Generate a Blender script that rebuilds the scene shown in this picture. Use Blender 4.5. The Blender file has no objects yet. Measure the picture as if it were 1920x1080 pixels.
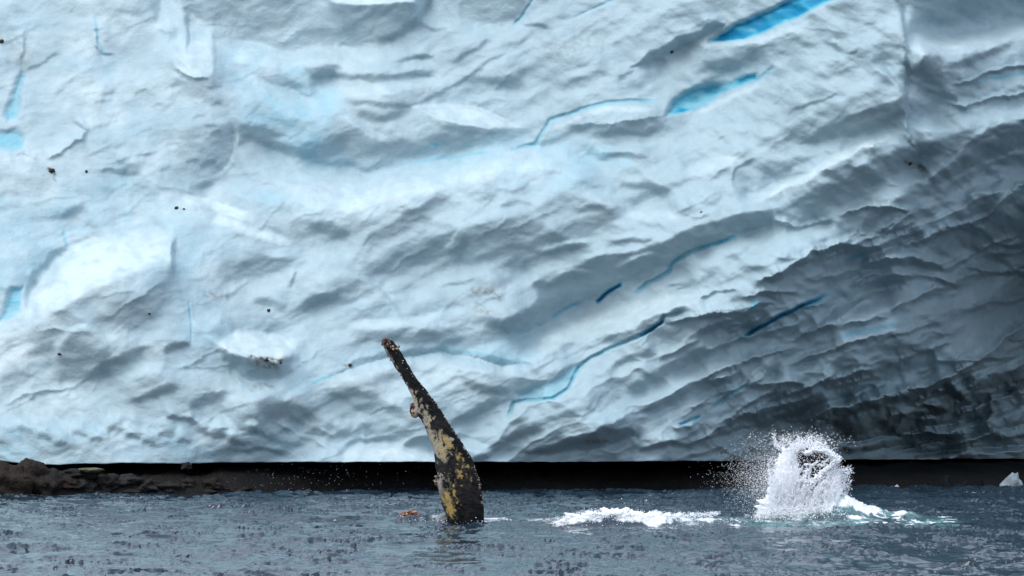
import bpy, math, random
import numpy as np
from mathutils import Vector, Matrix

# ------------------------------------------------------------------ camera
SC = bpy.context.scene
F, H, HOR = 6000.0, 3.0, 680.0          # focal length in photo pixels, eye height in m, horizon row
cd = bpy.data.cameras.new("camera"); cam = bpy.data.objects.new("camera", cd)
SC.collection.objects.link(cam); SC.camera = cam
cam.location = (0, 0, H); cam.rotation_euler = (math.pi/2, 0, 0)
cd.sensor_width = 36; cd.lens = 36*F/1920; cd.shift_y = (HOR-540)/1920
cd.clip_start = 0.5; cd.clip_end = 20000

# ------------------------------------------------------------------ light
SUN_EL, SUN_AZ = math.radians(48), math.radians(-138)     # azimuth from +Y, negative = to the left
w = bpy.data.worlds.new("World"); SC.world = w; w.use_nodes = True
nt = w.node_tree; bg = nt.nodes["Background"]
sky = nt.nodes.new("ShaderNodeTexSky"); sky.sky_type = 'NISHITA'; sky.sun_disc = False
sky.sun_elevation = SUN_EL; sky.sun_rotation = SUN_AZ
sky.air_density = 1.0; sky.dust_density = 4.0; sky.ozone_density = 1.5
hs = nt.nodes.new("ShaderNodeHueSaturation"); hs.inputs["Saturation"].default_value = 1.0
nt.links.new(sky.outputs[0], hs.inputs["Color"]); ov = nt.nodes.new("ShaderNodeMix"); ov.data_type = 'RGBA'; ov.inputs[0].default_value = .9      # thin even overcast over the sky
ov.inputs[7].default_value = (4.6, 5.15, 6.1, 1); nt.links.new(hs.outputs[0], ov.inputs[6]); nt.links.new(ov.outputs[2], bg.inputs[0])
bg.inputs[1].default_value = 0.15
sl = bpy.data.lights.new("sun", 'SUN'); sun = bpy.data.objects.new("sun", sl)
SC.collection.objects.link(sun)
sl.energy = 1.6; sl.angle = math.radians(40); sl.color = (1.0, 0.98, 0.96)
sd = Vector((math.sin(SUN_AZ)*math.cos(SUN_EL), math.cos(SUN_AZ)*math.cos(SUN_EL), math.sin(SUN_EL)))
sun.rotation_euler = (-sd).to_track_quat('-Z', 'Y').to_euler()
SC.view_settings.view_transform = 'Standard'; SC.view_settings.look = 'None'
SC.cycles.max_bounces = 12; SC.cycles.diffuse_bounces = 8; SC.cycles.transmission_bounces = 10
SC.view_settings.exposure = 0.66; SC.view_settings.gamma = 1

# ------------------------------------------------------------------ helpers
rng = np.random.default_rng(7)
def W(px, py, Y):
    return np.stack([(px-960)/F*Y, Y+0*px, H-(py-HOR)/F*Y], -1)
def sm(a, b, x):
    t = np.clip((x-a)/(b-a), 0, 1); return t*t*(3-2*t)
def _h(ix, iy, seed):
    n = (ix.astype(np.int64)*374761393 + iy.astype(np.int64)*668265263 + seed*974711) & 0x7fffffff
    n = ((n ^ (n >> 13))*1274126177) & 0x7fffffff
    n = ((n ^ (n >> 15))*2246822519) & 0x7fffffff
    return ((n ^ (n >> 16)) & 0xffffff)/float(0xffffff)
def perlin(x, y, seed=0):
    x0 = np.floor(x); y0 = np.floor(y); fx = x-x0; fy = y-y0
    u = fx*fx*fx*(fx*(fx*6-15)+10); v = fy*fy*fy*(fy*(fy*6-15)+10)
    def g(i, j):
        a = _h(x0+i, y0+j, seed)*2*np.pi
        return np.cos(a)*(fx-i)+np.sin(a)*(fy-j)
    return 1.5*((g(0,0)*(1-u)+g(1,0)*u)*(1-v)+(g(0,1)*(1-u)+g(1,1)*u)*v)
def fbm(x, y, seed=0, o=4, gain=.5):
    s = 0; a = 1
    for i in range(o):
        s = s+a*perlin(x*2**i+i*17.3, y*2**i-i*9.1, seed+i); a *= gain
    return s
def worley(x, y, seed=0):
    x0 = np.floor(x); y0 = np.floor(y)
    d1 = np.full(x.shape, 9.0); d2 = d1.copy()
    for i in (-1, 0, 1):
        for j in (-1, 0, 1):
            cx = x0+i+_h(x0+i, y0+j, seed); cy = y0+j+_h(x0+i, y0+j, seed+5)
            d = (cx-x)**2+(cy-y)**2
            m = d < d1
            d2 = np.where(m, d1, np.minimum(d2, d)); d1 = np.where(m, d, d1)
    return d1, d2
def seg_dist(X, Y, pts):
    """distance, side (+ below), run 0..1 to a polyline"""
    best = np.full(X.shape, 1e9); side = np.zeros(X.shape); run = np.zeros(X.shape)
    P = np.array(pts, float); L = np.hypot(*(P[1:]-P[:-1]).T); tot = L.sum(); acc = 0
    for i in range(len(P)-1):
        a = P[i]; d = P[i+1]-a; l2 = (d*d).sum()+1e-9
        t = np.clip(((X-a[0])*d[0]+(Y-a[1])*d[1])/l2, 0, 1)
        vx = X-a[0]-t*d[0]; vy = Y-a[1]-t*d[1]; ds = np.hypot(vx, vy)
        m = ds < best
        best = np.where(m, ds, best)
        side = np.where(m, np.sign(d[0]*(Y-a[1])-d[1]*(X-a[0])), side)
        run = np.where(m, (acc+t*L[i])/tot, run); acc += L[i]
    return best, side, run
def in_poly(X, Y, pts):
    c = np.zeros(X.shape, bool); n = len(pts)
    for i in range(n):
        x1, y1 = pts[i]; x2, y2 = pts[(i+1) % n]
        if y1 == y2: continue
        c ^= ((y1 > Y) != (y2 > Y)) & (X < (x2-x1)*(Y-y1)/(y2-y1)+x1)
    return c

def mesh_obj(name, V, Fc, mat=None, parent=None, smooth=True, **props):
    """V (n,3) array, Fc (m,k) int array or list of them"""
    me = bpy.data.meshes.new(name)
    if isinstance(Fc, list): Fs = [np.asarray(f) for f in Fc if len(f)]
    else: Fs = [np.asarray(Fc)]
    V = np.asarray(V, np.float32)
    me.vertices.add(len(V)); me.vertices.foreach_set("co", V.ravel())
    li = np.concatenate([f.ravel() for f in Fs]).astype(np.int32)
    cnt = np.concatenate([np.full(len(f), f.shape[1]) for f in Fs])
    st = np.concatenate([[0], np.cumsum(cnt)[:-1]]).astype(np.int32)
    me.loops.add(len(li)); me.loops.foreach_set("vertex_index", li)
    me.polygons.add(len(cnt)); me.polygons.foreach_set("loop_start", st)
    if smooth: me.polygons.foreach_set("use_smooth", np.ones(len(cnt), bool))
    me.update(calc_edges=True); me.validate()
    o = bpy.data.objects.new(name, me); SC.collection.objects.link(o)
    if mat: me.materials.append(mat)
    if parent: o.parent = parent
    for k, v in props.items(): o[k] = v
    return o
def set_col(o, name, C):
    a = o.data.attributes.new(name, 'FLOAT_COLOR', 'POINT')
    C = np.concatenate([C, np.ones((len(C), 1))], 1) if C.shape[1] == 3 else C
    a.data.foreach_set("color", np.asarray(C, np.float32).ravel())
def set_val(o, name, v):
    a = o.data.attributes.new(name, 'FLOAT', 'POINT'); a.data.foreach_set("value", np.asarray(v, np.float32).ravel())
def grid_faces(nr, nc, off=0, flip=False):
    i = np.arange(nr-1)[:, None]*nc+np.arange(nc-1)[None, :]+off; i = i.ravel()
    f = np.stack([i, i+nc, i+nc+1, i+1], 1)
    return f[:, ::-1] if flip else f
def empty(name, loc, **props):
    o = bpy.data.objects.new(name, None); SC.collection.objects.link(o); o.location = loc
    o.empty_display_size = .3
    for k, v in props.items(): o[k] = v
    return o

class NT:
    def __init__(s, name):
        s.m = bpy.data.materials.new(name); s.m.use_nodes = True; s.t = s.m.node_tree
        s.b = s.t.nodes["Principled BSDF"]
    def n(s, ty, **kw):
        k = s.t.nodes.new(ty)
        for a, v in kw.items():
            if a in k.inputs: k.inputs[a].default_value = v
            else: setattr(k, a, v)
        return k
    def l(s, a, b): s.t.links.new(a, b)
    def attr(s, name): return s.n("ShaderNodeAttribute", attribute_name=name)
    def noise(s, scale, detail=4, rough=.55, vec=None, sc=None):
        k = s.n("ShaderNodeTexNoise", Scale=scale, Detail=detail, Roughness=rough)
        c = s.n("ShaderNodeTexCoord")
        if sc:
            mp = s.n("ShaderNodeMapping"); mp.inputs["Scale"].default_value = sc
            s.l(c.outputs["Object"], mp.inputs[0]); s.l(mp.outputs[0], k.inputs["Vector"])
        else: s.l(c.outputs["Object"], k.inputs["Vector"])
        return k
    def mix(s, fac, a, b, mode='MIX'):
        k = s.n("ShaderNodeMix", data_type='RGBA', blend_type=mode)
        for src, i in ((fac, 0), (a, 6), (b, 7)):
            if hasattr(src, "links"): s.l(src, k.inputs[i])
            else: k.inputs[i].default_value = src if i == 0 else (*src[:3], 1)
        return k.outputs[2]
    def bump(s, pairs):
        """pairs of (height socket, distance, strength) chained"""
        last = None
        for h, d, st in pairs:
            k = s.n("ShaderNodeBump", Distance=d, Strength=st); s.l(h, k.inputs["Height"])
            if last: s.l(last, k.inputs["Normal"])
            last = k.outputs[0]
        s.l(last, s.b.inputs["Normal"])

# ------------------------------------------------------------------ materials
def mat_ice():
    k = NT("glacier_ice"); a = k.attr("albedo")
    n1 = k.noise(3.0, 5, .6); n2 = k.noise(14, 4, .65)
    r = k.n("ShaderNodeMapRange"); r.inputs[1].default_value = .3; r.inputs[2].default_value = .7
    r.inputs[3].default_value = .9; r.inputs[4].default_value = 1.04
    k.l(n1.outputs[0], r.inputs[0])
    k.l(k.mix(1.0, a.outputs["Color"], r.outputs[0], 'MULTIPLY'), k.b.inputs["Base Color"])
    k.b.inputs["Roughness"].default_value = .55; k.b.inputs["Specular IOR Level"].default_value = .25
    n3 = k.noise(1.3, 6, .6, sc=(1, 1, 2.2))
    k.bump([(n3.outputs[0], .07, .4), (n1.outputs[0], .07, .45), (n2.outputs[0], .022, .45)])
    return k.m
def mat_water():
    k = NT("sea_water"); foam = k.attr("foam"); tq = k.attr("turquoise")
    fo = k.noise(9, 6, .7, sc=(1, .6, 1))
    m = k.n("ShaderNodeMath", operation='ADD'); k.l(foam.outputs["Fac"], m.inputs[0]); k.l(fo.outputs[0], m.inputs[1])
    r = k.n("ShaderNodeMapRange"); k.l(m.outputs[0], r.inputs[0]); r.inputs[1].default_value = .82; r.inputs[2].default_value = 1.12
    base = k.mix(tq.outputs["Fac"], (.015, .030, .045), (.12, .28, .28))
    k.l(k.mix(r.outputs[0], base, (.62, .66, .70)), k.b.inputs["Base Color"])
    rr = k.n("ShaderNodeMapRange"); k.l(r.outputs[0], rr.inputs[0]); rr.inputs[3].default_value = .07; rr.inputs[4].default_value = .8
    k.l(rr.outputs[0], k.b.inputs["Roughness"]); k.b.inputs["IOR"].default_value = 1.5
    b1 = k.noise(3.2, 4, .6, sc=(.8, 1, 1)); b2 = k.noise(11, 3, .6)
    k.bump([(b1.outputs[0], .05, .12), (b2.outputs[0], .010, .15)])
    return k.m
def mat_foam(name="white_foam"):
    k = NT(name); k.b.inputs["Base Color"].default_value = (.93, .95, .98, 1)
    k.b.inputs["Roughness"].default_value = .6
    k.b.inputs["Specular IOR Level"].default_value = .3
    tr = k.n("ShaderNodeBsdfTranslucent"); tr.inputs[0].default_value = (.93, .95, .98, 1)
    mx_ = k.n("ShaderNodeMixShader"); mx_.inputs[0].default_value = .12
    k.l(k.b.outputs[0], mx_.inputs[1]); k.l(tr.outputs[0], mx_.inputs[2])
    k.l(mx_.outputs[0], k.t.nodes["Material Output"].inputs[0])
    return k.m
def mat_attr(name, rough=.5, spec=.5, bumps=((8, .03, .6), (40, .008, .5))):
    k = NT(name); a = k.attr("albedo")
    n = k.noise(22, 5, .7)
    r = k.n("ShaderNodeMapRange"); r.inputs[3].default_value = .7; r.inputs[4].default_value = 1.3; k.l(n.outputs[0], r.inputs[0])
    k.l(k.mix(1.0, a.outputs["Color"], r.outputs[0], 'MULTIPLY'), k.b.inputs["Base Color"])
    k.b.inputs["Roughness"].default_value = rough; k.b.inputs["Specular IOR Level"].default_value = spec
    k.bump([(k.noise(s, 4, .6).outputs[0], d, st) for s, d, st in bumps])
    return k.m
M_ICE = mat_ice(); M_WATER = mat_water(); M_FOAM = mat_foam()
M_SKIN = mat_attr("wet_whale_skin", .3, .07, ((10, .012, .4), (45, .004, .5)))
M_BARN = mat_attr("barnacle_crust", .6, .4, ((30, .02, .8),))
M_DRIFT = mat_attr("drift_ice_and_painted_shade", .8, .03)  # drifting ice; the dim chunks carry their shade in the colour
M_ROCK = mat_attr("wet_rock", .7, .25, ((4, .1, .8), (16, .04, .8), (50, .01, .6)))

# ------------------------------------------------------------------ iceberg
# The face is a relief; fields are evaluated over the angular grid of the face, each point then gets its own depth.
G = 2.0
ux = np.arange(-140, 2062, G); uy = np.arange(-140, 872, G)
ox_l = np.arange(-1800, -140, 14.0); ox_r = np.arange(ux[-1]+14, 3700, 14.0)
oy_t = np.arange(-168, -140, 14.0)
AX = np.concatenate([ox_l, ux, ox_r]); AY = np.concatenate([oy_t, uy])
PX, PY = np.meshgrid(AX, AY)
c0, c1 = len(ox_l), len(ox_l)+len(ux); r0 = len(oy_t)
SX, SY = PX[r0:, c0:c1], PY[r0:, c0:c1]
wx = SX+5*perlin(SX/34, SY/26, 11)+2.5*perlin(SX/11, SY/9, 12)
wy = SY+5*perlin(SX/40, SY/26, 13)+2.2*perlin(SX/11, SY/8, 14)

B = np.zeros_like(SX)                       # wanted slope of the face
CY = np.zeros_like(SX); BL = np.zeros_like(SX); NV = np.zeros_like(SX); DT = np.zeros_like(SX); GR = np.zeros_like(SX)
def win(pts, m):
    p = np.array(pts); a = int(max(0, (p[:,0].min()-m+140)//G)); b = int(min(len(ux), (p[:,0].max()+m+140)//G+1))
    c = int(max(0, (p[:,1].min()-m+140)//G)); d = int(min(len(uy), (p[:,1].max()+m+140)//G+1))
    return (slice(c, max(c, d)), slice(a, max(a, b)))
def E(up, wu, dn, wd, pts, taper=.18, arr=None, sharp=0):
    s = win(pts, max(wu, wd)+12); A = B if arr is None else arr
    d, sd_, t = seg_dist(wx[s], wy[s], pts)
    e = sm(0, taper, t)*sm(0, taper, 1-t) if taper else 1
    fu = np.clip(1-(d/max(wu, .1))**2, 0, 1)**1.5; fd = np.clip(1-(d/max(wd, .1))**2, 0, 1)**1.5
    A[s] += e*np.where(sd_ < 0, up*fu, dn*fd)
def S(v, wd, pts, taper=.22, arr=None): E(v, wd, v, wd, pts, taper, arr)
def P(v, soft, pts, arr=None, mx=False):
    s = win(pts, soft+12); A = B if arr is None else arr
    d, _, _ = seg_dist(wx[s], wy[s], list(pts)+[pts[0]])
    d = np.where(in_poly(wx[s], wy[s], pts), d, -d)
    m = v*sm(-soft, soft, d)
    A[s] = np.maximum(A[s], m) if mx else A[s]+m

# upper left and top
P(-.42, 7, [(330,-40),(345,22),(393,48),(402,75),(470,78),(530,100),(600,92),(660,85),(730,75),(790,40),(825,-40)])
P(1.3, 4, [(600,-40),(620,2),(690,12),(775,0),(790,-40)])
S(.6, 24, [(405,92),(470,97),(530,112),(600,104),(680,102),(730,112)])
P(.4, 5, [(300,-10),(330,5),(345,40),(395,60),(405,100),(395,138),(350,135),(330,95),(300,60)])
P(-.6, 5, [(296,55),(315,78),(335,76),(325,62)])
S(-.5, 5, [(345,22),(352,50),(352,100)]); S(-.35, 6, [(395,60),(402,90),(400,130)])
E(.5, 8, -.6, 9, [(325,126),(355,145),(395,142)])
E(.6, 7, -.3, 8, [(-20,283),(40,284),(80,303)])
E(.35, 28, -.6, 11, [(75,300),(108,287),(140,258),(158,257),(160,243),(130,232)][::1])
S(-.5, 4, [(178,38),(180,85),(192,101),(222,101)]); S(-.4, 4, [(45,60),(46,85),(38,125)])
S(-.35, 6, [(40,135),(75,120),(118,95)])
P(-.3, 8, [(335,245),(395,228),(440,228),(442,300),(420,335),(380,350),(330,290)])
S(.5, 5, [(440,230),(442,270),(432,310),(400,335)])
P(-.45, 9, [(445,228),(500,236),(535,252),(500,268),(455,266)])
P(-.25, 18, [(190,0),(300,10),(300,80),(250,100),(190,95)])
S(.8, 11, [(335,366),(400,385),(475,410)]); S(-.35, 10, [(350,352),(400,340),(450,330)])
S(-.35, 12, [(90,405),(130,400),(170,385)]); S(-.3,8,[(205,315),(235,325),(270,318)])
for q in range(26):                          # small pits on the upper left slab
    x = 120+280*random.Random(q).random(); y = 150+170*random.Random(q+99).random()
    S(-.28, 6, [(x,y+5),(x+14,y),(x+30,y-4)])
# centre top: long soft folds
S(-.55, 9, [(811,-20),(784,40),(750,62),(698,86)])
P(-.4, 9, [(850,-30),(1010,-30),(972,40),(930,46),(862,38)])
S(-.5, 7, [(975,46),(1010,44),(1035,50)]); S(-.4, 6, [(785,42),(810,58),(845,52)])
S(-.6, 8, [(735,118),(775,110),(818,103)]); S(-.45, 7, [(835,118),(860,110),(925,70)])
S(.55, 10, [(640,122),(700,126),(760,124),(820,118)])
S(-.55, 10, [(575,138),(640,142),(700,146),(760,142),(825,136)], .1)
P(-.45, 8, [(575,130),(600,118),(640,116),(640,130),(610,160),(585,160)])
S(.65, 13, [(600,172),(660,172),(730,165),(800,154),(850,150)])
S(-.5, 6, [(780,192),(834,171),(890,135),(935,105),(962,80)]); S(-.4, 9, [(640,190),(720,200),(790,190)])
S(.5, 8, [(860,185),(930,178),(985,180),(1030,160)])
S(-.4, 14, [(860,150),(930,150),(1000,160)]); S(-.3, 16, [(1040,170),(1100,150),(1150,120)])
S(.4, 8, [(640,215),(690,245),(735,270)]); S(-.35, 12, [(655,205),(720,225),(770,205)])
P(-.42, 12, [(560,285),(640,245),(700,262),(800,262),(880,238),(978,240),(940,262),(850,285),(760,306),(700,325),(600,312)])
S(-.4, 12, [(470,262),(540,280),(600,300)])
P(1.0, 4, [(776,200),(830,196),(890,200),(978,240),(880,236),(830,222)])
S(.75, 34, [(470,296),(560,335),(700,350),(800,335),(900,310),(960,290),(1080,306),(1165,335)], .12)
S(.5, 26, [(430,150),(520,185),(580,210),(640,180)]); S(-.3, 20, [(470,150),(540,150),(590,180)])
S(.45, 20, [(360,300),(420,345),(520,370),(640,380),(760,370)])
# right of centre
P(-.8, 4, [(1178,128),(1225,97),(1280,66),(1345,42),(1360,45),(1300,78),(1240,110)])
S(-.4, 7, [(1155,150),(1190,135)]); S(.35, 9, [(1040,152),(1075,140),(1130,128)])
S(.5, 9, [(1350,88),(1440,70),(1520,38)]); S(-.4, 18, [(1300,130),(1380,120),(1440,95)])
S(.55, 8, [(1024,246),(1070,217),(1130,202),(1180,200),(1240,204),(1262,184)])
E(0, 1, -.6, 22, [(1050,236),(1120,232),(1190,226),(1260,212)])
S(-.5, 11, [(1090,262),(1140,248),(1210,250),(1260,232)]); S(.45, 10, [(1110,280),(1180,276),(1240,262)])
E(.2, 6, .55, 10, [(1290,216),(1350,188),(1400,165),(1445,146)])
S(-.5, 12, [(1100,300),(1170,290),(1230,300)]); S(-.5, 12, [(740,410),(790,394),(852,362)])
S(-.35, 10, [(880,380),(940,360),(1010,352)]); S(-.4, 7, [(1008,318),(1062,326)])
S(-.45, 9, [(930,392),(970,378),(1010,384)]); S(-.4, 10, [(1060,400),(1130,388),(1200,396)])
S(.6, 14, [(1080,345),(1150,385),(1220,405),(1290,408)]); S(-.45, 12, [(1150,350),(1210,345),(1270,375)])
E(.75, 20, -.08, 34, [(1385,388),(1450,365),(1500,344),(1575,300),(1640,268),(1694,246)])
P(-.02, 10, [(1397,388),(1500,350),(1620,305),(1692,275),(1728,330),(1722,380),(1640,410),(1500,405)])
P(-.4, 4, [(1500,272),(1560,232),(1640,200),(1696,180),(1700,212),(1640,242),(1560,262)])
S(-.45, 5, [(1470,215),(1520,192),(1580,174)]); S(.4, 10, [(1470,290),(1530,280),(1590,275)])
S(-.5, 4, [(1373,345),(1379,320),(1412,298)]); P(-.2, 6, [(1373,345),(1380,320),(1415,298),(1500,295),(1480,330),(1400,370)])
S(.4, 14, [(1290,235),(1350,225),(1390,200)]); S(-.35, 14, [(1290,180),(1350,140),(1400,120)])
S(.55, 14, [(1280,330),(1340,310),(1390,295)]); S(.35, 9, [(1520,120),(1560,105),(1600,100)])
S(-.4, 6, [(1545,75),(1565,85),(1580,100)]); S(-.3, 6, [(1580,102),(1610,92)])
E(-.1, 8, -.55, 10, [(1680,-20),(1694,60),(1697,110),(1697,180),(1700,240),(1714,290),(1738,335)][::-1], .05)
S(.5, 8, [(1640,120),(1670,140),(1690,165)])
P(-.5, 16, [(1700,-60),(1716,30),(1760,50),(1850,50),(1940,30),(1960,-60)])
S(1.0, 24, [(1705,82),(1780,84),(1850,70),(1960,42)], .06)
P(-.7, 8, [(1712,132),(1740,100),(1758,130),(1762,160),(1722,160)])
S(-.5, 10, [(1770,130),(1805,120),(1850,102),(1910,82)])
E(.3, 8, -1.0, 9, [(1775,162),(1824,147),(1863,132),(1960,114)])
E(.3, 8, -.9, 9, [(1765,192),(1809,199),(1863,184),(1960,164)])
S(-.5, 9, [(1715,165),(1760,175),(1800,185)]); S(.5, 9, [(1710,235),(1760,240),(1790,236)])
P(-.55, 8, [(1960,212),(1886,233),(1844,249),(1816,272),(1797,303),(1739,334),(1745,352),(1800,330),(1850,300),(1960,260)])
S(.35, 8, [(1800,300),(1830,270),(1900,240)])
S(-.6, 9, [(1750,380),(1800,340),(1860,310),(1950,285)]); S(.4, 9, [(1800,365),(1860,350),(1890,330)])
E(.4, 12, -.7, 16, [(1800,425),(1851,404),(1883,381),(1906,350),(1960,330)])
# middle band
P(-.32, 8, [(655,492),(690,440),(740,412),(800,405),(850,420),(880,450),(862,490),(800,515),(740,520),(690,505)])
P(-.26, 10, [(838,482),(870,442),(920,412),(990,415),(1060,440),(1105,470),(1040,500),(960,508),(900,500)])
S(.5, 7, [(649,502),(700,534),(733,562),(752,588)]); S(-.45, 7, [(816,536),(853,534),(899,520)])
S(.4, 9, [(860,520),(920,508),(960,520)]); S(.3, 5, [(830,470),(850,445),(872,428)])
S(.5, 9, [(940,555),(970,535),(1010,515)])
P(-.62, 6, [(936,618),(973,585),(1020,557),(1000,530),(1080,500),(1160,480),(1240,455),(1280,430),(1400,398),(1444,398),(1440,420),(1380,440),(1300,468),(1250,495),(1150,535),(1110,560),(1060,580),(1020,606),(960,635)])
for a in ([(1010,532),(1060,510),(1120,505)],[(1080,486),(1130,470),(1190,466)],[(1150,498),(1200,482),(1250,470)],[(1000,470),(1060,455),(1120,450)],[(1130,450),(1180,440),(1230,440)]):
    S(.5, 6, a); S(-.4, 6, [(x+4, y+10) for x, y in a])
P(.75, 9, [(1025,614),(1100,584),(1180,563),(1300,536),(1310,560),(1250,585),(1180,618),(1060,640),(1000,680),(975,668)])
S(.5, 14, [(1290,500),(1350,470),(1440,436)]); S(-.4, 9, [(1190,612),(1240,588),(1290,576)])
S(-.45, 16, [(890,600),(940,610),(990,590)]); S(-.35, 12, [(800,590),(850,600),(900,585)])
S(.5, 14, [(640,610),(720,608),(800,598),(840,590)]); S(-.3, 14, [(560,560),(620,560),(680,570)])
E(-.35, 16, .75, 30, [(600,716),(640,698),(700,676),(760,668),(830,662),(890,672),(945,684),(1000,686)])
S(-.45, 18, [(700,640),(760,630),(830,625),(880,640)]); S(.3, 12, [(1010,700),(1080,668),(1150,640)])
S(-.5, 16, [(1168,752),(1200,722),(1280,682),(1345,648)]); S(-.5, 12, [(1130,700),(1180,672),(1240,660)])
S(.45, 14, [(1090,790),(1150,780),(1230,770)]); S(.35, 12, [(1060,700),(1100,690),(1150,680)])
P(-.75, 6, [(985,852),(1060,828),(1130,802),(1198,803),(1192,820),(1130,842),(1050,856)])
S(-.6, 9, [(1190,850),(1250,835),(1300,842)]); S(-.5, 10, [(860,795),(890,770),(935,750)])
S(-.45, 12, [(930,835),(970,815),(1020,800)]); S(-.4, 14, [(640,770),(720,760),(760,778)])
S(-.4, 12, [(860,710),(900,730),(960,735)]); S(.35, 14, [(840,830),(890,840),(930,850)])
S(-.35, 12, [(600,740),(660,735),(720,745)]); P(.6, 7, [(640,880),(648,848),(680,828),(750,835),(835,850),(845,880)])
S(-.5, 6, [(640,838),(690,824),(750,822)]); S(-.4, 16, [(650,800),(720,812),(790,808)])
# lower left
P(.95, 9, [(56,610),(62,545),(100,492),(150,460),(220,440),(290,427),(320,445),(322,490),(270,500),(220,520),(150,548),(110,580)])
S(-.7, 6, [(324,440),(328,480),(322,520)]); S(-.5, 8, [(50,560),(60,520),(95,480),(140,452)])
P(-.3, 14, [(180,600),(220,560),(300,530),(322,520),(320,570),(290,600),(240,625)])
P(-.28, 7, [(105,665),(130,625),(170,618),(200,640),(206,690),(160,712),(110,715)]); S(.35, 7, [(100,655),(128,618),(172,610)])
P(-.5, 7, [(160,716),(190,680),(225,662),(278,650),(262,670),(215,690),(185,715)])
S(-.4, 14, [(40,670),(80,655),(110,640)]); E(.2, 14, -.5, 10, [(0,770),(41,739),(104,732),(155,722)])
S(-.65, 9, [(305,658),(330,650),(362,640)]); S(.4, 14, [(220,715),(270,690),(310,690)])
P(1.0, 6, [(412,640),(440,622),(500,625),(545,640),(549,662),(520,675),(460,663),(415,655)])
P(-.65, 6, [(415,662),(455,665),(520,680),(546,672),(540,700),(510,715),(460,710),(430,692)])
S(.5, 12, [(430,720),(480,722),(530,735)]); S(-.5, 12, [(240,755),(290,738),(340,720)])
S(-.5, 14, [(355,762),(400,750),(435,742)]); S(-.6, 6, [(308,780),(345,784),(378,797)])
P(-.4, 8, [(480,750),(530,750),(595,768),(560,790),(522,792),(500,820),(485,810)])
S(.6, 7, [(515,786),(570,817),(650,845)]); S(-.4, 9, [(530,778),(580,800),(640,825)])
S(-.4, 9, [(435,852),(490,842),(545,856)]); S(.45, 12, [(400,770),(430,800),(440,830)])
P(-.42, 9, [(410,540),(440,504),(493,473),(575,492),(540,508),(470,520)]); S(-.5, 6, [(540,542),(552,520),(560,505)])
S(-.45, 10, [(555,582),(600,560),(645,540)]); S(.5, 12, [(384,402),(467,433),(548,458)])
S(-.35, 12, [(470,560),(520,570),(545,590)]); S(.4, 14, [(350,600),(390,610),(420,600)])
S(-.3, 14, [(570,420),(620,430),(660,450)]); S(.4, 14, [(40,800),(90,790),(130,800)])
for q in range(20):                          # rounded lumps at the left foot
    x = 30+33*q; y = 790+30*((q*37) % 5)/5
    S(.35, 9, [(x,y),(x+14,y-8),(x+30,y+2)]); S(-.35, 9, [(x+2,y+18),(x+18,y+14),(x+34,y+22)])
# lower right wrinkles
def wr(v, w_, pts): E(.35*abs(v), w_*1.2, -abs(v), w_, pts)
wr(1.0, 16, [(1400,536),(1473,506),(1521,472),(1569,460),(1646,463),(1699,439),(1750,415)])
wr(.8, 9, [(1380,560),(1444,544),(1500,550)]); wr(1.2, 17, [(1600,502),(1665,484),(1713,484),(1775,500)])
wr(.9, 14, [(1600,540),(1660,515),(1740,515),(1820,540)]); wr(.8, 12, [(1810,500),(1860,505),(1950,515)])
wr(.9, 12, [(1460,690),(1520,668),(1600,640),(1700,615)]); wr(.7, 10, [(1480,640),(1530,615),(1570,605)])
wr(.9, 12, [(1300,720),(1360,690),(1440,660),(1500,650)]); wr(.8, 10, [(1320,660),(1370,640),(1420,625)])
wr(.9, 12, [(1450,745),(1520,722),(1600,700),(1660,690)]); wr(.8, 10, [(1540,730),(1600,715),(1660,700)])
wr(.8, 10, [(1280,600),(1330,585),(1390,580)]); wr(.7, 9, [(1300,560),(1340,545),(1390,540)])
wr(.8, 10, [(1660,690),(1720,660),(1790,640)]); wr(.8, 10, [(1640,640),(1700,620),(1770,600)])
wr(.7, 10, [(1440,410),(1500,425),(1570,410)]); wr(.8, 10, [(1570,400),(1640,385),(1720,395)])
wr(.9, 12, [(1370,790),(1430,765),(1500,750)]); wr(.7, 9, [(1290,770),(1330,745),(1390,725)])
wr(.7, 9, [(1300,830),(1360,810),(1420,790)]); wr(.7, 9, [(1800,580),(1850,570),(1920,560)])
wr(.7, 9, [(1750,440),(1800,425),(1850,430)]); wr(.7, 9, [(1820,470),(1870,455),(1930,460)])
P(.75, 6, [(1540,612),(1562,572),(1620,548),(1688,540),(1700,553),(1668,585),(1600,602)])
P(.5, 10, [(1375,500),(1440,446),(1560,420),(1560,438),(1500,460),(1430,498)])
S(.6, 10, [(1560,450),(1640,445),(1690,430)]); S(.5, 9, [(1620,478),(1680,470),(1740,472)])
E(.8, 26, -.8, 20, [(1490,800),(1559,768),(1627,752),(1704,734),(1742,720),(1800,697),(1858,660),(1935,590)], .1)
S(.6, 8, [(1630,735),(1660,720),(1650,710)]); S(.5, 10, [(1400,850),(1350,830),(1420,800)])
for a in ([(1600,858),(1700,840),(1800,822),(1940,790)], [(1560,842),(1680,815),(1800,790),(1940,755)], [(1700,862),(1800,850),(1940,838)], [(1700,790),(1800,765),(1940,720)]):
    E(-.5, 10, .8, 16, a, .1)

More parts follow.
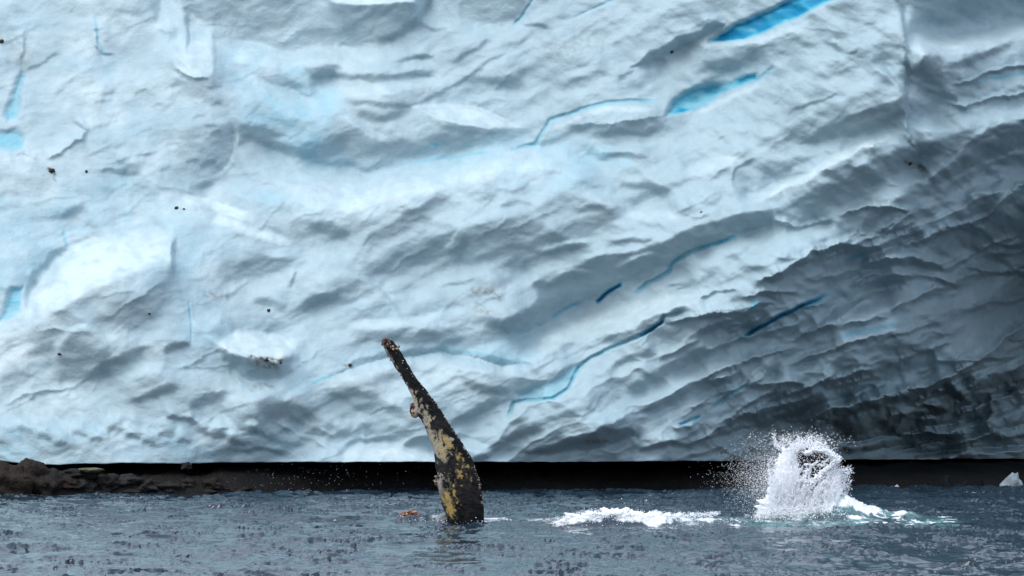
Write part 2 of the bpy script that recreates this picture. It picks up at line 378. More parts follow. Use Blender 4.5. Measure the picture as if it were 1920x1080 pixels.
# many more small facets following the flow of the ice
g_ = random.Random(41)
for q in range(95):
    x = g_.uniform(1230, 1960); y = g_.uniform(430, 862)
    if y < 430+(1500-x)*.5: continue
    an = math.radians(-20+g_.gauss(0, 7)-(1500-x)*.01); L_ = g_.uniform(45, 170); w_ = g_.uniform(6, 15); v = g_.uniform(.4, 1.0); b_ = g_.uniform(-9, 9)
    wr(v, w_, [(x, y), (x+L_*.35*math.cos(an), y+L_*.35*math.sin(an)+b_*.6), (x+L_*.7*math.cos(an), y+L_*.7*math.sin(an)+b_), (x+L_*math.cos(an), y+L_*math.sin(an))])
for q in range(150):
    x = g_.uniform(-60, 1500); y = g_.uniform(20, 850)
    if (x > 1200 and y > 430) or (x < 340 and 420 < y < 560): continue
    an = math.radians(-14-14*min(1, x/900)+g_.gauss(0, 12)); L_ = g_.uniform(40, 190); w_ = g_.uniform(4, 10); v = g_.uniform(.10, .28)*(1.2 if y > 380 else .8); b_ = g_.uniform(-8, 8)
    E(.5*v, w_*1.5, -v, w_, [(x, y), (x+L_*.4*math.cos(an), y+L_*.4*math.sin(an)+b_), (x+L_*math.cos(an), y+L_*math.sin(an))], .3)
# blue ice
wx = SX+.4*(wx-SX); wy = SY+.4*(wy-SY)
def blue(v, wd, pts, arr=None, dep=.0, taper=.15):
    E(v, wd, v, wd, pts, taper, BL if arr is None else arr); E(dep, wd, dep, wd, pts, taper, GR)
for pts, cv, dv in (
    ([(40,135),(48,145),(38,165),(38,200),(30,218),(16,226),(8,218),(20,190),(30,160)], .38, .25),
    ([(-10,250),(30,243),(46,255),(42,278),(25,284),(-10,280)], .42, .25),
    ([(0,602),(10,572),(22,540),(42,538),(36,585),(15,597)], .5, .25),
    ([(1330,78),(1373,50),(1435,23),(1490,-4),(1560,-40),(1600,-20),(1513,23),(1475,41),(1435,58),(1397,72),(1350,78)], 1.0, .4),
    ([(1250,216),(1285,206),(1340,181),(1375,165),(1420,150),(1418,140),(1390,147),(1345,158),(1300,166),(1280,176),(1262,190)], .6, .35),
    ([(973,748),(1038,746),(1066,724),(1084,690),(1070,690),(1040,712),(1000,728),(970,738)], .35, .15)):
    P(cv, 5, pts, BL, True); P(dv*.9, 8, pts, GR)
P(.9, 4, [(1375,158),(1420,150),(1418,138),(1385,147)], BL, True)
S(.5, 6, [(1245,216),(1300,204),(1350,178)], arr=BL)
blue(.45, 5, [(940,284),(1005,270),(1017,250),(1030,226),(1080,209),(1140,192),(1190,190),(1250,190)], dep=.1)
blue(.35, 5, [(1420,150),(1435,138),(1452,124)], dep=.1); blue(.4, 3.5, [(960,50),(975,35),(1005,-10)], dep=.08)
blue(.3, 3, [(1072,35),(1107,19),(1160,-4)], dep=.05); blue(.5, 5, [(1033,600),(1057,581),(1088,566)], dep=.1)
blue(1.3, 5, [(1116,570),(1140,547),(1168,532)], dep=.25); blue(.6, 5, [(1176,560),(1215,532),(1252,511),(1262,490),(1300,470),(1398,438)], dep=.15)
blue(.45, 4.5, [(950,790),(962,754),(985,750),(1038,748),(1066,727),(1084,690),(1108,670),(1149,652),(1196,631),(1237,608),(1246,592),(1295,582)], dep=.22, taper=.06)
blue(.8, 4, [(1195,632),(1225,617),(1250,598)], dep=.15)
blue(1.5, 6, [(1376,642),(1424,613),(1473,589),(1521,566),(1566,546)], dep=.35, taper=.3)
blue(.6, 5, [(1580,490),(1600,481),(1628,474)]); blue(.5, 4, [(1330,770),(1367,742),(1412,714)], dep=.12)
blue(1.0, 4, [(1272,798),(1295,788),(1318,779)], dep=.12); blue(.4, 6, [(1560,635),(1620,620),(1690,605)])
blue(.6, 5, [(1405,578),(1415,570),(1425,564)]); blue(.5, 4, [(585,722),(605,708),(630,700)])
blue(.5, 4, [(1830,153),(1870,146),(1940,136)]); blue(.3, 5, [(840,655),(900,662),(985,686)])
blue(.35, 3, [(356,560),(358,600),(360,645)], dep=.05); blue(.3, 6, [(119,428),(124,450),(128,466)], dep=.05)
blue(.3, 4, [(750,310),(830,296),(930,284)]); blue(.6, 4, [(800,275),(806,268),(820,272),(812,280)])
blue(.3, 5, [(178,20),(180,70),(195,100),(222,101)])
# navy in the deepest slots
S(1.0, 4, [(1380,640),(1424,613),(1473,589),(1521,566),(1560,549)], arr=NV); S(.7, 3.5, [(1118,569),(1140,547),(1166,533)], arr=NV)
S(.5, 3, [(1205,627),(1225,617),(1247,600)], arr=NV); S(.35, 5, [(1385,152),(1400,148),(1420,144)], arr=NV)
# cyan cast of clear ice
for v, sft, pts in (
    (.55, 22, [(400,80),(560,110),(640,180),(620,280),(700,300),(980,240),(1010,270),(900,310),(700,330),(520,300),(440,200)]),
    (.5, 25, [(-60,370),(130,380),(170,450),(90,490),(40,560),(-60,560)]),
    (.4, 16, [(325,430),(360,440),(380,560),(420,640),(350,650),(330,530)]),
    (.35, 25, [(450,330),(620,370),(860,340),(1000,290),(1170,310),(1120,350),(880,380),(600,410),(440,380)]),
    (.5, 14, [(600,700),(700,650),(860,640),(980,670),(1000,690),(860,672),(700,682)]),
    (.35, 20, [(900,640),(1010,600),(1010,680),(960,690)]), (.3, 25, [(100,330),(320,350),(400,420),(260,440),(120,420)]),
    (.35, 18, [(420,690),(520,715),(600,700),(580,740),(460,730)]), (.5, 14, [(1030,250),(1180,280),(1180,310),(1080,305),(1000,290)]),
    (.45, 12, [(1270,190),(1320,160),(1420,140),(1440,120),(1380,130),(1290,160)]), (.35, 30, [(0,860),(0,800),(500,800),(640,870)])):
    P(v, sft, pts, CY)
CY += .25*sm(0, .8, fbm(SX/160, SY/90, 61, 3))*sm(1250, 500, SX)
# packed white snow lying on the ice
SN = np.zeros_like(SX)
for v, sft, pts in ((1, 4, [(776,200),(830,196),(890,200),(978,240),(880,236),(830,222)]),
    (.9, 12, [(56,620),(62,545),(100,492),(150,460),(220,440),(290,427),(320,445),(322,480),(270,500),(200,520),(130,560),(90,640),(0,720),(-60,700),(-60,610)]),
    (1, 5, [(412,640),(440,622),(500,625),(545,640),(549,662),(520,675),(460,663),(415,655)]),
    (.75, 20, [(560,345),(700,345),(800,330),(900,305),(960,285),(1060,300),(1000,345),(860,370),(700,410),(560,400)]),
    (.8, 16, [(1700,80),(1780,76),(1940,40),(1960,60),(1850,90),(1720,112)]), (1, 5, [(600,-40),(620,2),(690,12),(775,0),(790,-40)]),
    (.7, 14, [(1030,610),(1100,584),(1180,562),(1300,534),(1310,560),(1250,585),(1180,618),(1060,640),(1000,680)]),
    (.6, 18, [(640,705),(760,678),(900,690),(960,700),(900,735),(760,720),(660,740)]),
    (.8, 8, [(640,880),(648,848),(680,828),(750,835),(835,850),(845,880)]), (.5, 14, [(300,0),(400,60),(400,130),(340,130)]),
    (.5, 20, [(400,100),(530,110),(680,100),(720,112),(640,130),(500,140)]), (.5, 16, [(640,170),(800,155),(900,130),(800,180),(640,190)])):
    P(v, sft*2.2+4, pts, SN)
for v, wd, pts in ((.9, 12, [(335,366),(400,385),(475,410)]), (.8, 12, [(384,402),(467,433),(548,458)]), (.9, 12, [(1392,384),(1500,340),(1575,295),(1694,246)]),
    (.5, 14, [(1300,80),(1440,74),(1520,40)]), (.6, 8, [(1290,220),(1350,192),(1440,150)]), (.7, 7, [(1030,245),(1130,204),(1240,206)]),
    (.5, 18, [(1280,330),(1340,310),(1400,290)]), (.5, 14, [(1100,380),(1220,405),(1300,408)]), (.5, 12, [(640,610),(760,606),(840,590)]), (.5, 10, [(870,545),(930,540),(980,530)])):
    S(v, wd, pts, arr=SN)
SN += .45*sm(1000, 150, SX)*np.clip(.5+1.3*fbm(SX/130, SY/70, 89, 4), 0, 1.2)
SN = np.clip(SN*(.8+.5*fbm(SX/30, SY/20, 88, 3)), 0, 1)
# dirt
for v, wd, pts in ((.8, 5, [(455,664),(490,672),(540,678)]), (.5, 10, [(470,680),(500,686),(530,684)]),
    (.9, 5, [(85,314),(96,318),(106,330)]), (.5, 4, [(100,330),(106,342)]), (.6, 6, [(-10,75),(6,72)]), (.4, 5, [(10,112),(20,118)]),
    (.35, 14, [(870,545),(920,548),(950,570)]), (.3, 12, [(880,570),(930,590)]), (.4, 10, [(1090,830),(1120,828),(1150,832)]),
    (.5, 9, [(1690,300),(1720,312),(1740,325)]), (.4, 6, [(1305,800),(1330,800),(1350,810)]), (.3, 9, [(370,548),(400,552),(440,558)]),
    (.18, 24, [(0,60),(40,90),(60,130)]), (.5, 5, [(640,688),(655,684),(668,684)]), (.25, 12, [(460,728),(500,722),(520,726)]),
    (.15, 30, [(1000,100),(1080,90),(1150,60)])):
    S(v, wd, pts, arr=DT)

# fine anisotropic grain in the wanted slope, then integrate the slopes into a relief
amp = sm(700, 1700, SX)*.5+.35
B += .26*fbm(SX/60+SY/100, SY/22-SX/50, 21, 3)*amp
SA, SB = SX*math.cos(math.radians(25))-SY*math.sin(math.radians(25)), SX*math.sin(math.radians(25))+SY*math.cos(math.radians(25))
SB = SB+16*perlin(SX/150, SY/120, 23)
nS = fbm(SA/450, SB/46, 24, 3, .5)
B += .27*np.clip(nS*1.7, -1.1, .7)*sm(300, 1000, SX+.5*(SY-200))*(.45+.55*sm(150, 450, SY+.1*(SX-900)))
B *= 1+.35*sm(280, 640, SY+.45*(SX-1500))
B = np.clip(B, -2.1, 1.5)
edge = sm(-140, -60, SX)*sm(2060, 1980, SX)*sm(-140, -60, SY)
B -= B.mean()
ny, nx = B.shape; ly, lx = .92, .38
Bp = np.pad(B*edge, ((128, 128), (128, 128)))
ky = np.fft.fftfreq(Bp.shape[0], G)[:, None]*2*np.pi; kx = np.fft.fftfreq(Bp.shape[1], G)[None, :]*2*np.pi
kl = ky*ly+kx*lx; kp = kx*ly-ky*lx
R = np.real(np.fft.ifft2(-1j*kl*np.fft.fft2(Bp)/(kl**2+.06*kp**2+(2*np.pi/1100)**2)))[128:-128, 128:-128]
R *= (2.1+.8*sm(900, 1500, SX))/80.0                                # protrusion towards the viewer in metres
# ambient relief everywhere
def rot(a): return (PX*math.cos(a)+PY*math.sin(a), -PX*math.sin(a)+PY*math.cos(a))
qx = PX+26*perlin(PX/130, PY/110, 31)+9*perlin(PX/45, PY/40, 32); qy = PY+20*perlin(PX/120, PY/90, 33)+8*perlin(PX/40, PY/34, 34)
def flow(a): return (qx*math.cos(a)-qy*math.sin(a), qx*math.sin(a)+qy*math.cos(a))
fx, fy = flow(math.radians(24)); gx, gy = flow(math.radians(14))
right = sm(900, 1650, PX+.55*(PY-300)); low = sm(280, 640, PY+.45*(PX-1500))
w1, _ = worley(fx/165, fy/52, 41); w2, _ = worley(fx/64, fy/19, 43); w3, _ = worley(gx/170, gy/90, 45); w4, _ = worley(gx/45, gy/26, 47)
D = .42*(w1-.3)*(.04+.96*low)+.045*(w2-.3)*(.03+.97*low)+.05*(w3-.3)+.008*(w4-.3)
D += .012*(fbm(fx/120, fy/9, 58, 3)*.6+(1-2*abs(perlin(fx/90, fy/15, 59))))*sm(600, 1300, PX)*(.12+.88*low)
D += .30*fbm(PX/420, PY/260, 51, 3)+.011*fbm(gx/46, gy/26, 55, 4, .5)+.05*fbm(fx/150, fy/60, 57, 3)
D[r0:, c0:c1] += R-.55*GR
# broad form of the berg: depth (m) of control points on its face
cp = np.array([(-300,-300,8),(0,0,4.6),(0,430,1.8),(0,865,0),(480,0,4.6),(480,430,2.0),(480,865,.2),(400,640,.6),(960,0,4.0),(960,430,2.2),(960,865,1.2),(960,650,1.0),
   (1440,-300,4),(1400,100,2.0),(1440,430,1.2),(1300,700,1.5),(1300,865,2.5),(1690,-100,.8),(1690,100,.4),(1690,300,.7),(1500,600,1.8),(1690,500,2.9),(1600,700,3.5),
   (1920,0,2.2),(1920,100,1.6),(1920,220,2.0),(1920,420,6.4),(1920,560,10.4),(1800,690,7.0),(1500,800,4.6),(1600,862,9),(1750,862,14),(1920,862,16),(1750,760,8.8),(1920,720,13.6),
   (2200,-300,4),(2300,400,6),(2300,862,17),(-300,865,.3),(-300,430,2.6)], float)
def tps(c, x, y):
    n = len(c); s = 500.0; P_ = c[:, :2]/s
    U = lambda r2: np.where(r2 > 1e-12, .5*r2*np.log(r2+1e-12), 0)
    K = U(((P_[:, None]-P_[None])**2).sum(-1))+.002*np.eye(n); Q = np.c_[np.ones(n), P_]
    A = np.block([[K, Q], [Q.T, np.zeros((3, 3))]]); sol = np.linalg.solve(A, np.r_[c[:, 2], 0, 0, 0])
    o = sol[n]+sol[n+1]*x/s+sol[n+2]*y/s
    for i in range(n): o = o+sol[i]*U((x/s-P_[i, 0])**2+(y/s-P_[i, 1])**2)
    return o
base = tps(cp, np.clip(PX, -320, 2300), np.clip(PY, -320, 870))
up = np.clip(-140-PY, 0, None); base += up*.0018+(up/180)**3*2
sl_b = np.clip(np.gradient(base, AY, axis=0)*80, 0, 6)
Yd = 73.6+base-D*(1+.45*sl_b)
# straight melt line at the foot
foot = np.interp(AX, [-1800,0,40,110,230,345,420,640,960,1300,1600,1920,3700], [866,864,869,871,868,869,867,866,866,864,862,860,860])
foot = foot+1.2*perlin(AX/60, AX*0+3.3, 71)+.6*perlin(AX/17, AX*0+7.3, 72)
PYf = PY.copy(); k = sm(800, 870, PY)
PYf = PY+k*(foot[None, :]-870)
V = W(PX, PYf, Yd).reshape(-1, 3); nr, nc = PX.shape
faces = [grid_faces(nr, nc)]
# underside running back, rear, and top closing the block
Vl = [V]; last = V.reshape(nr, nc, 3)[-1]; first = V.reshape(nr, nc, 3)[0]
rows = []
for dy_, dz in ((.25, .03), (1, .05), (4, .08), (10, .12), (24, .1)):
    q = last.copy(); q[:, 1] += dy_; q[:, 2] += dz+.04*perlin(AX/50, AX*0+dy_, 73); rows.append(q)
bk = rows[-1].copy(); bk[:, 1] = np.maximum(bk[:, 1], 112); bk[:, 2] = -.6; rows.append(bk)
b2 = bk.copy(); b2[:, 1] = 125; rows.append(b2)
b3 = b2.copy(); b3[:, 2] = 11.5; rows.append(b3)
f2 = first.copy(); f2[:, 1] += 3; f2[:, 2] += .3; rows.append(f2); rows.append(first)
tot = np.concatenate([last[None], np.array(rows)]); off = nr*nc
Vl.append(np.array(rows).reshape(-1, 3))
ii = np.arange(nc-1)+(nr-1)*nc
faces.append(np.stack([ii, np.arange(nc-1)+off, np.arange(nc-1)+off+1, ii+1], 1))
faces.append(grid_faces(len(rows), nc, off))
# colours
ICE = np.array([.33, .44, .485]); full = np.tile(ICE, (nr, nc, 1))
sub = full[r0:, c0:c1]
def mixc(A, m, c): return A*(1-m[..., None])+np.array(c)*m[..., None]
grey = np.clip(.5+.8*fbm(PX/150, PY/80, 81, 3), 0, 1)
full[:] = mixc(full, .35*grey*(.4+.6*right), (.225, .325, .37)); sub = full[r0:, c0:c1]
CYn = CY*(.75+.7*fbm(SX/55, SY/40, 87, 4))
sub = mixc(sub, np.clip(CYn, 0, 1)*.6, (.22, .46, .56)); sub = mixc(sub, SN*.62, (.58, .67, .69))
blv = .92+.35*fbm(SX/40+SY/60, SY/16, 85, 3)
sub = mixc(sub, np.clip(BL*1.1*blv, 0, 1), (.03, .38, .51))
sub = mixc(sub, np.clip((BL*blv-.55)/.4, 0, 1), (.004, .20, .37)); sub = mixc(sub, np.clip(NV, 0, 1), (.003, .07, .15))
dn = np.clip(DT*1.4*(.6+.9*fbm(SX/9, SY/7, 83, 3)), 0, 1)
sub = mixc(sub, dn, (.12, .085, .05)); full[r0:, c0:c1] = sub
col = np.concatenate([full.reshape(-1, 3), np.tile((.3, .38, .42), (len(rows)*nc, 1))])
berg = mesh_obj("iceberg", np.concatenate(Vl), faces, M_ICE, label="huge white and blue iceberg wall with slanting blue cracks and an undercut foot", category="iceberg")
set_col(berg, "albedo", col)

def lump(name, c, r, mat, col_, seed=0, n=14, amp=.3, parent=None, freq=1.6, **props):
    """rounded irregular stone / chunk"""
    th = np.linspace(0, np.pi, n); ph = np.linspace(0, 2*np.pi, 2*n, endpoint=False)
    T, Q = np.meshgrid(th, ph, indexing='ij')
    d = np.stack([np.sin(T)*np.cos(Q), np.sin(T)*np.sin(Q), np.cos(T)], -1)
    rr = 1+amp*(perlin(d[..., 0]*freq+seed*3.1+9, d[..., 2]*freq+seed, seed)+perlin(d[..., 1]*freq+seed*1.7, d[..., 2]*freq+40, seed+3))+amp*.35*perlin(d[..., 0]*freq*3+seed, d[..., 2]*freq*3+d[..., 1]*4, seed+8)
    v = d*rr[..., None]*np.array(r); v = v.reshape(-1, 3)
    i = np.arange(n-1)[:, None]*2*n; j = np.arange(2*n)[None, :]; j2 = (j+1) % (2*n)
    f = np.stack([(i+j), (i+2*n+j), (i+2*n+j2), (i+j2)], -1).reshape(-1, 4)
    o = mesh_obj(name, v, f, mat, parent, **props); o.location = c
    cc = np.tile(np.array(col_), (len(v), 1))*(1+.5*perlin(v[:, 0]*6+seed, v[:, 2]*6+v[:, 1]*3, 5))[:, None]
    set_col(o, "albedo", np.clip(cc, 0, 1)); return o
def face_y(px, py):
    j = np.argmin(abs(AX-px)); i = np.argmin(abs(AY-py)); return Yd[i, j]
# stones frozen into the face
for q, (x, y, r) in enumerate([(280,588,2.4),(1315,398,2.4),(1260,97,3.4),(331,390,4),(345,392,2.6),(112,664,3.4),(504,582,3.4),(656,685,3.6),(97,320,6),(162,322,3),(500,675,4),(526,680,3),(3,78,5),(1706,306,4)]):
    p = W(np.float64(x), np.float64(y), face_y(x, y)-.0)
    lump("stone", tuple(p), (r/80, r/80, r/80*.8), M_ROCK, (.03, .026, .02), q+3, 8, .35, berg)

# ------------------------------------------------------------------ sea
def spaced(a, b, d, far, g=1.25):
    c = list(np.arange(a, b, d)); x = c[-1]; s = d
    while x < far: s *= g; x += s; c.append(x)
    return c
xr = spaced(-14.5, 14.5, .03, 4000); xl = [-v for v in spaced(14.5, 14.6, .03, 4000)]
gxs = np.array(sorted(set(np.round(xl, 4)))+[v for v in xr if v > -14.5+1e-6])
yn = []; y_ = 42.; s_ = .07
while y_ > -400: s_ *= 1.3; y_ -= s_; yn.append(y_)
gys = np.array(yn[::-1]+spaced(42, 80, .075, 6000))
WX, WY = np.meshgrid(gxs, gys)
fade = sm(18, 14, abs(WX))*sm(36, 42, WY)*sm(86, 79, WY)
Z = np.zeros_like(WX); DX = np.zeros_like(WX); DY = np.zeros_like(WX)
wr_ = np.random.default_rng(3); mod = np.clip(.7+1.0*fbm(WX/2.2, WY/5, 91, 3), .15, 1.8)
for i in range(150):
    lam = .15*math.exp(wr_.random()*3.0); a = (.0032 if lam < .45 else .0030 if lam < 1.1 else .0020)*lam
    th = math.radians(36 if i % 3 == 0 else -66)+wr_.normal()*.5; kx_, ky_ = math.cos(th)*2*np.pi/lam, math.sin(th)*2*np.pi/lam
    ph = wr_.random()*2*np.pi; arg = kx_*WX+ky_*WY+ph
    m_ = mod if lam < 1.5 else 1
    Z += a*m_*np.cos(arg); DX -= .8*a*m_*math.cos(th)*np.sin(arg); DY -= .8*a*m_*math.sin(th)*np.sin(arg)
qx_ = WX+.35*perlin(WX/1.3, WY/1.3, 301); qy_ = WY+.25*WX+.3*perlin(WX/1.1, WY/1.1, 303)
for sx_, sy_, am, th_, sd0 in ((1.05, .62, .060, -.08, 310), (.50, .35, .055, .08, 320), (.25, .2, .032, .2, 330)):
    n_ = fbm(qx_/sx_, (qy_+.35*WX)/sy_, sd0, 2, .5); rg = np.clip(1-2.1*abs(n_), 0, 1)*sm(-.1, .7, perlin(WX/sx_/2.3, WY/sy_/2.6, sd0+7)+th_)
    hz = am*rg**1.8; Z += hz; DY -= 1.7*hz; DX += .8*hz
Z *= fade; DX *= fade; DY *= fade
wpx = 960+F*WX/np.maximum(WY, 1); wpy = HOR+F*H/np.maximum(WY, 1)     # where a calm surface point lies
foam = np.zeros_like(Z); tq = np.zeros_like(Z)
def XY(px, py): Y = F*H/(py-HOR); return ((px-960)/F*Y, Y)
def bump(px, py, sx, sy, h, skew=0):
    x, y = XY(px, py); dx = WX-x; dy = WY-y-skew*dx
    g = np.exp(-(dx/sx)**2-(dy/sy)**2); return h*g
# breaking crest between the two fins
crest = np.interp(wpx, [985,1030,1080,1130,1180,1235,1290,1350,1400], [0,.1,.26,.36,.36,.3,.22,.16,.05])
cy0 = XY(0, 988)[1]
prof = np.where(WY < cy0, np.exp(-((WY-cy0)/.22)**2), np.exp(-((WY-cy0)/.8)**2))
ins = (wpx > 980) & (wpx < 1420)
lump_n = 1+.35*fbm(WX*3, WY*3, 93, 4)
Z += np.where(ins, crest*prof*lump_n*.62, 0)
foam += np.where(ins, sm(.05, .2, crest)*sm(.22, .6, prof)*(.55+.4*fbm(WX*2.2, WY*1.5, 94, 3))*np.interp(wpx, [1220,1300,1400], [1,.62,.5]), 0)
# foamy water running on to the splash
def patch(px0, px1, py0, py1, v, s=12, sy=2.5):
    return v*sm(px0-s, px0+s, wpx)*sm(px1+s, px1-s, wpx)*sm(py0-sy, py0+sy, wpy)*sm(py1+sy, py1-sy, wpy)
streak = np.clip(.25+1.5*fbm(WX*2.2+WY*.8, WY*2.6, 96, 5, .6), 0, 1.5)
foam += patch(1210, 1420, 966, 991, .48)*streak
foam += patch(1400, 1800, 966, 986, .42)*streak
foam += patch(1600, 1720, 972, 981, .42)*(.1+streak); foam += patch(1725, 1765, 984, 988, .5, 10, 1.5)*(.5+.5*streak)
foam += patch(900, 955, 974, 980, .5, 8, 1.5)*(.4+streak); foam += patch(985, 1030, 974, 980, .45, 8, 1.5)
foam += patch(805, 838, 968, 980, .5, 6, 2)
foam += patch(1800, 1850, 922, 928, .35)*streak; foam += patch(480, 540, 978, 984, .3)*streak
tq += patch(1390, 1790, 972, 990, .62, 30, 3)*(.6+.9*fbm(WX*1.2, WY*1.2, 97, 3)); tq += patch(1200, 1400, 970, 988, .3, 30)
# sloping skirt of lifted water right of the splash
x0, y0 = XY(1575, 975); sl_ = np.clip((WX-x0)/1.75, -.6, 1.2)
hgt = .52*np.clip(1-sl_, 0, 1)**1.7*np.where(sl_ < 0, np.exp(-(sl_/.35)**2), 1)
yc = np.exp(-(np.clip(abs(WY-y0-.3), 0, 9)/.55)**2)
Z += hgt*yc*(1+.15*fbm(WX*4, WY*2, 98, 3)); foam += sm(.04, .25, hgt*yc)*(.47+.2*fbm(WX*6-Z*4, WY*3+Z*8, 99, 4, .65)); tq += .1*sm(.02, .2, hgt*yc)
# swells round the fin and on the near water
for b in ((800,980,.9,.2,.06,0),(700,978,.8,.2,.05,0),(560,972,.9,.25,.07,0),(420,972,.8,.25,.05,0),(1720,975,.5,.2,.10,0),(430,1046,.5,.22,.06,.1),(1720,1052,.4,.2,.06,-.4),(1870,1030,.35,.2,.06,-.3)):
    Z += bump(*b)*(1+.3*perlin(WX*3, WY*3, 100))
Vw = np.stack([WX+DX, WY+DY, Z], -1).reshape(-1, 3)
sea = mesh_obj("sea", Vw, grid_faces(*WX.shape, flip=True), M_WATER, kind="structure")
set_val(sea, "foam", np.clip(foam, 0, 1.1).ravel()); set_val(sea, "turquoise", np.clip(tq, 0, 1).ravel())

# ------------------------------------------------------------------ shore
# bench of rock under the ice
bx = np.arange(-70, 90, .12); shl_px = [-2500,0,450,600,900,1300,1600,1920,4000]; shl_y = [935,931,925,921,919,916,914,912,908]
def shore_y(px): return F*H/(np.interp(px, shl_px, shl_y)-HOR)
ys = shore_y(960+F*bx/75)
prof_ = [(-.5,-.4),(-.1,-.1),(0,.04),(.12,.22),(.35,.36),(.8,.44),(2,.48),(8,.5),(40,.5)]
rowsS = []
for i, (dy_, z_) in enumerate(prof_):
    m_ = np.interp(bx, [-13,-2,2,9,14], [1.15,1.0,.8,.55,.5])
    n_ = perlin(bx*1.7, bx*0+i*1.3, 110)+.5*perlin(bx*5, bx*0+i*2.3, 111)
    rowsS.append(np.stack([bx, ys+dy_+.1*n_*(i > 1), np.where(z_ > 0, z_*m_*(1+.25*n_), z_)], -1))
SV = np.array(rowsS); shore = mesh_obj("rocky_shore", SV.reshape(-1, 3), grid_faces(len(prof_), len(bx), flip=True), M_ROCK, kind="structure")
spx = 960+F*SV[..., 0]/75
cc = np.interp(spx, [0,450,700,1000], [.14,.09,.05,.02])[..., None]*np.array([.035, .03, .028])  # rock blackened towards the right, shade of the gap painted into its colour
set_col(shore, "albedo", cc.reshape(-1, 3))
# boulders at the left: px, py centre, half width px, half height px, colour, label
BR, GY, DK = (.060,.042,.030), (.055,.058,.060), (.022,.020,.020)
bl = [(14,905,42,38,BR,"large rounded brown boulder at the far left edge under the ice"),
 (58,893,34,32,BR,"tall brown boulder just right of the leftmost boulder"),
 (20,909,15,13,GY,"small round grey stone lodged low in the leftmost brown boulders"),
 (92,905,26,26,(.05,.042,.036),"sloping brown grey boulder between the tall boulder and the low ledge"),
 (70,922,24,12,BR,"low reddish brown rock at the waterline below the tall boulder"),
 (150,886,36,11,DK,"dark rock shelf slab beneath the pale lichened slab"),
 (131,905,22,11,(.05,.036,.034),"reddish grey rock left of the slab with the pale top"),
 (160,908,22,14,GY,"squat grey rock directly below the pale topped slab"),
 (205,905,20,17,DK,"dark angular rock right of the squat grey rock"),
 (238,900,26,12,GY,"long grey rock with a light upper rim in the ledge row"),
 (276,908,20,14,GY,"grey boulder right of the light rimmed rock"),
 (185,923,26,8,DK,"flat dark rock at the waterline under the grey rocks"),
 (245,921,26,8,GY,"flat grey rock at the waterline under the light rimmed rock"),
 (318,911,26,12,(.045,.045,.042),"broad grey rock where the ledge begins to drop"),
 (352,905,18,12,(.05,.042,.04),"round brownish rock below the black notch in the ice"),
 (398,906,20,13,(.045,.036,.034),"last rounded brown rock before the dark bench"),
 (380,920,30,7,GY,"low wet grey rock at the waterline near the last brown rock"),
 (440,916,28,8,(.03,.026,.024),"low dark brown rock right of the last rounded rock"),
 (350,872,9,9,DK,"small black rock wedged up into the notch of the ice edge")]
for q, (x, y, hw, hh, c_, lb) in enumerate(bl):
    Y = shore_y(x)+.15+.35*(930-y)/60; 
    lump("boulder", tuple(W(np.float64(x), np.float64(y+(7 if x < 100 else 3)), Y)), (hw/82, hh/82*1.1+.1, hh/82), M_ROCK, np.array(c_)*np.array([.27, .24, .22]), q+20, 26, .34, label=lb, category="rock", group="boulders along the shore under the ice", freq=1.5)
lump("rock_slab", tuple(W(np.float64(171), np.float64(881), shore_y(171)+.1)), (.27, .3, .055), M_ROCK, (.10, .10, .055), 77, 16, .2, label="pale yellow green lichened flat slab lying on dark rock under the ice", category="rock")

# ------------------------------------------------------------------ drifting ice
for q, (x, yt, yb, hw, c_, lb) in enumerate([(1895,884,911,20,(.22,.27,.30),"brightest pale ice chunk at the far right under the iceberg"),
    (1772,884,911,11,(.010,.014,.017),"dim pointed ice chunk, leftmost of the chunks in the dark gap"),  # near-black colours of the dim chunks paint in the shade of the gap
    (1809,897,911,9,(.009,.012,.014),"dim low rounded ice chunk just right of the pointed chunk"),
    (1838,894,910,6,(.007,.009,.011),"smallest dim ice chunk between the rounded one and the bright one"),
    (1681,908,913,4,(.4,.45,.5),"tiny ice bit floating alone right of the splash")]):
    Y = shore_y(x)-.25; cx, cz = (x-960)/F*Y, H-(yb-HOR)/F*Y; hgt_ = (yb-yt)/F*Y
    o = lump("ice_chunk", (cx, Y, cz), (hw/F*Y, hw/F*Y*.8, hgt_*(.85 if q else .9)), M_DRIFT, c_, q+60, 14, .3, label=lb, category="ice chunk", group="ice chunks drifting in the dark gap under the iceberg")
    me = o.data; co = np.empty(len(me.vertices)*3, np.float32); me.vertices.foreach_get("co", co); co = co.reshape(-1, 3)
    t = np.clip(co[:, 2]/hgt_, 0, 1); co[:, 0] *= 1-.45*t; co[:, 0] += t*hw*.004*(1 if q else 1.2); me.vertices.foreach_set("co", co.ravel()); me.update()

# ------------------------------------------------------------------ whale with raised flipper
def crop(p): return [(660+.389*a, 600+.389*b) for a, b in p]
Lc = crop([(152,94),(150,115),(165,155),(200,208),(235,262),(262,312),(290,368),(303,410),(316,450),(345,505),(370,560),(393,620),(408,690),(412,740),(413,800),(424,850),(440,905),(456,950),(470,1010),(480,1090)])
Rc = crop([(160,88),(190,97),(218,128),(243,168),(268,212),(298,262),(332,307),(372,357),(411,407),(446,465),(482,522),(520,575),(548,622),(577,667),(597,712),(613,772),(626,840),(634,905),(638,980),(640,1090)])
def resamp(pts, n):
    p = np.array(pts); s = np.r_[0, np.cumsum(np.hypot(*(p[1:]-p[:-1]).T))]; s /= s[-1]; t = np.linspace(0, 1, n)
    return np.stack([np.interp(t, s, p[:, 0]), np.interp(t, s, p[:, 1])], 1)
NF, NRg = 420, 112
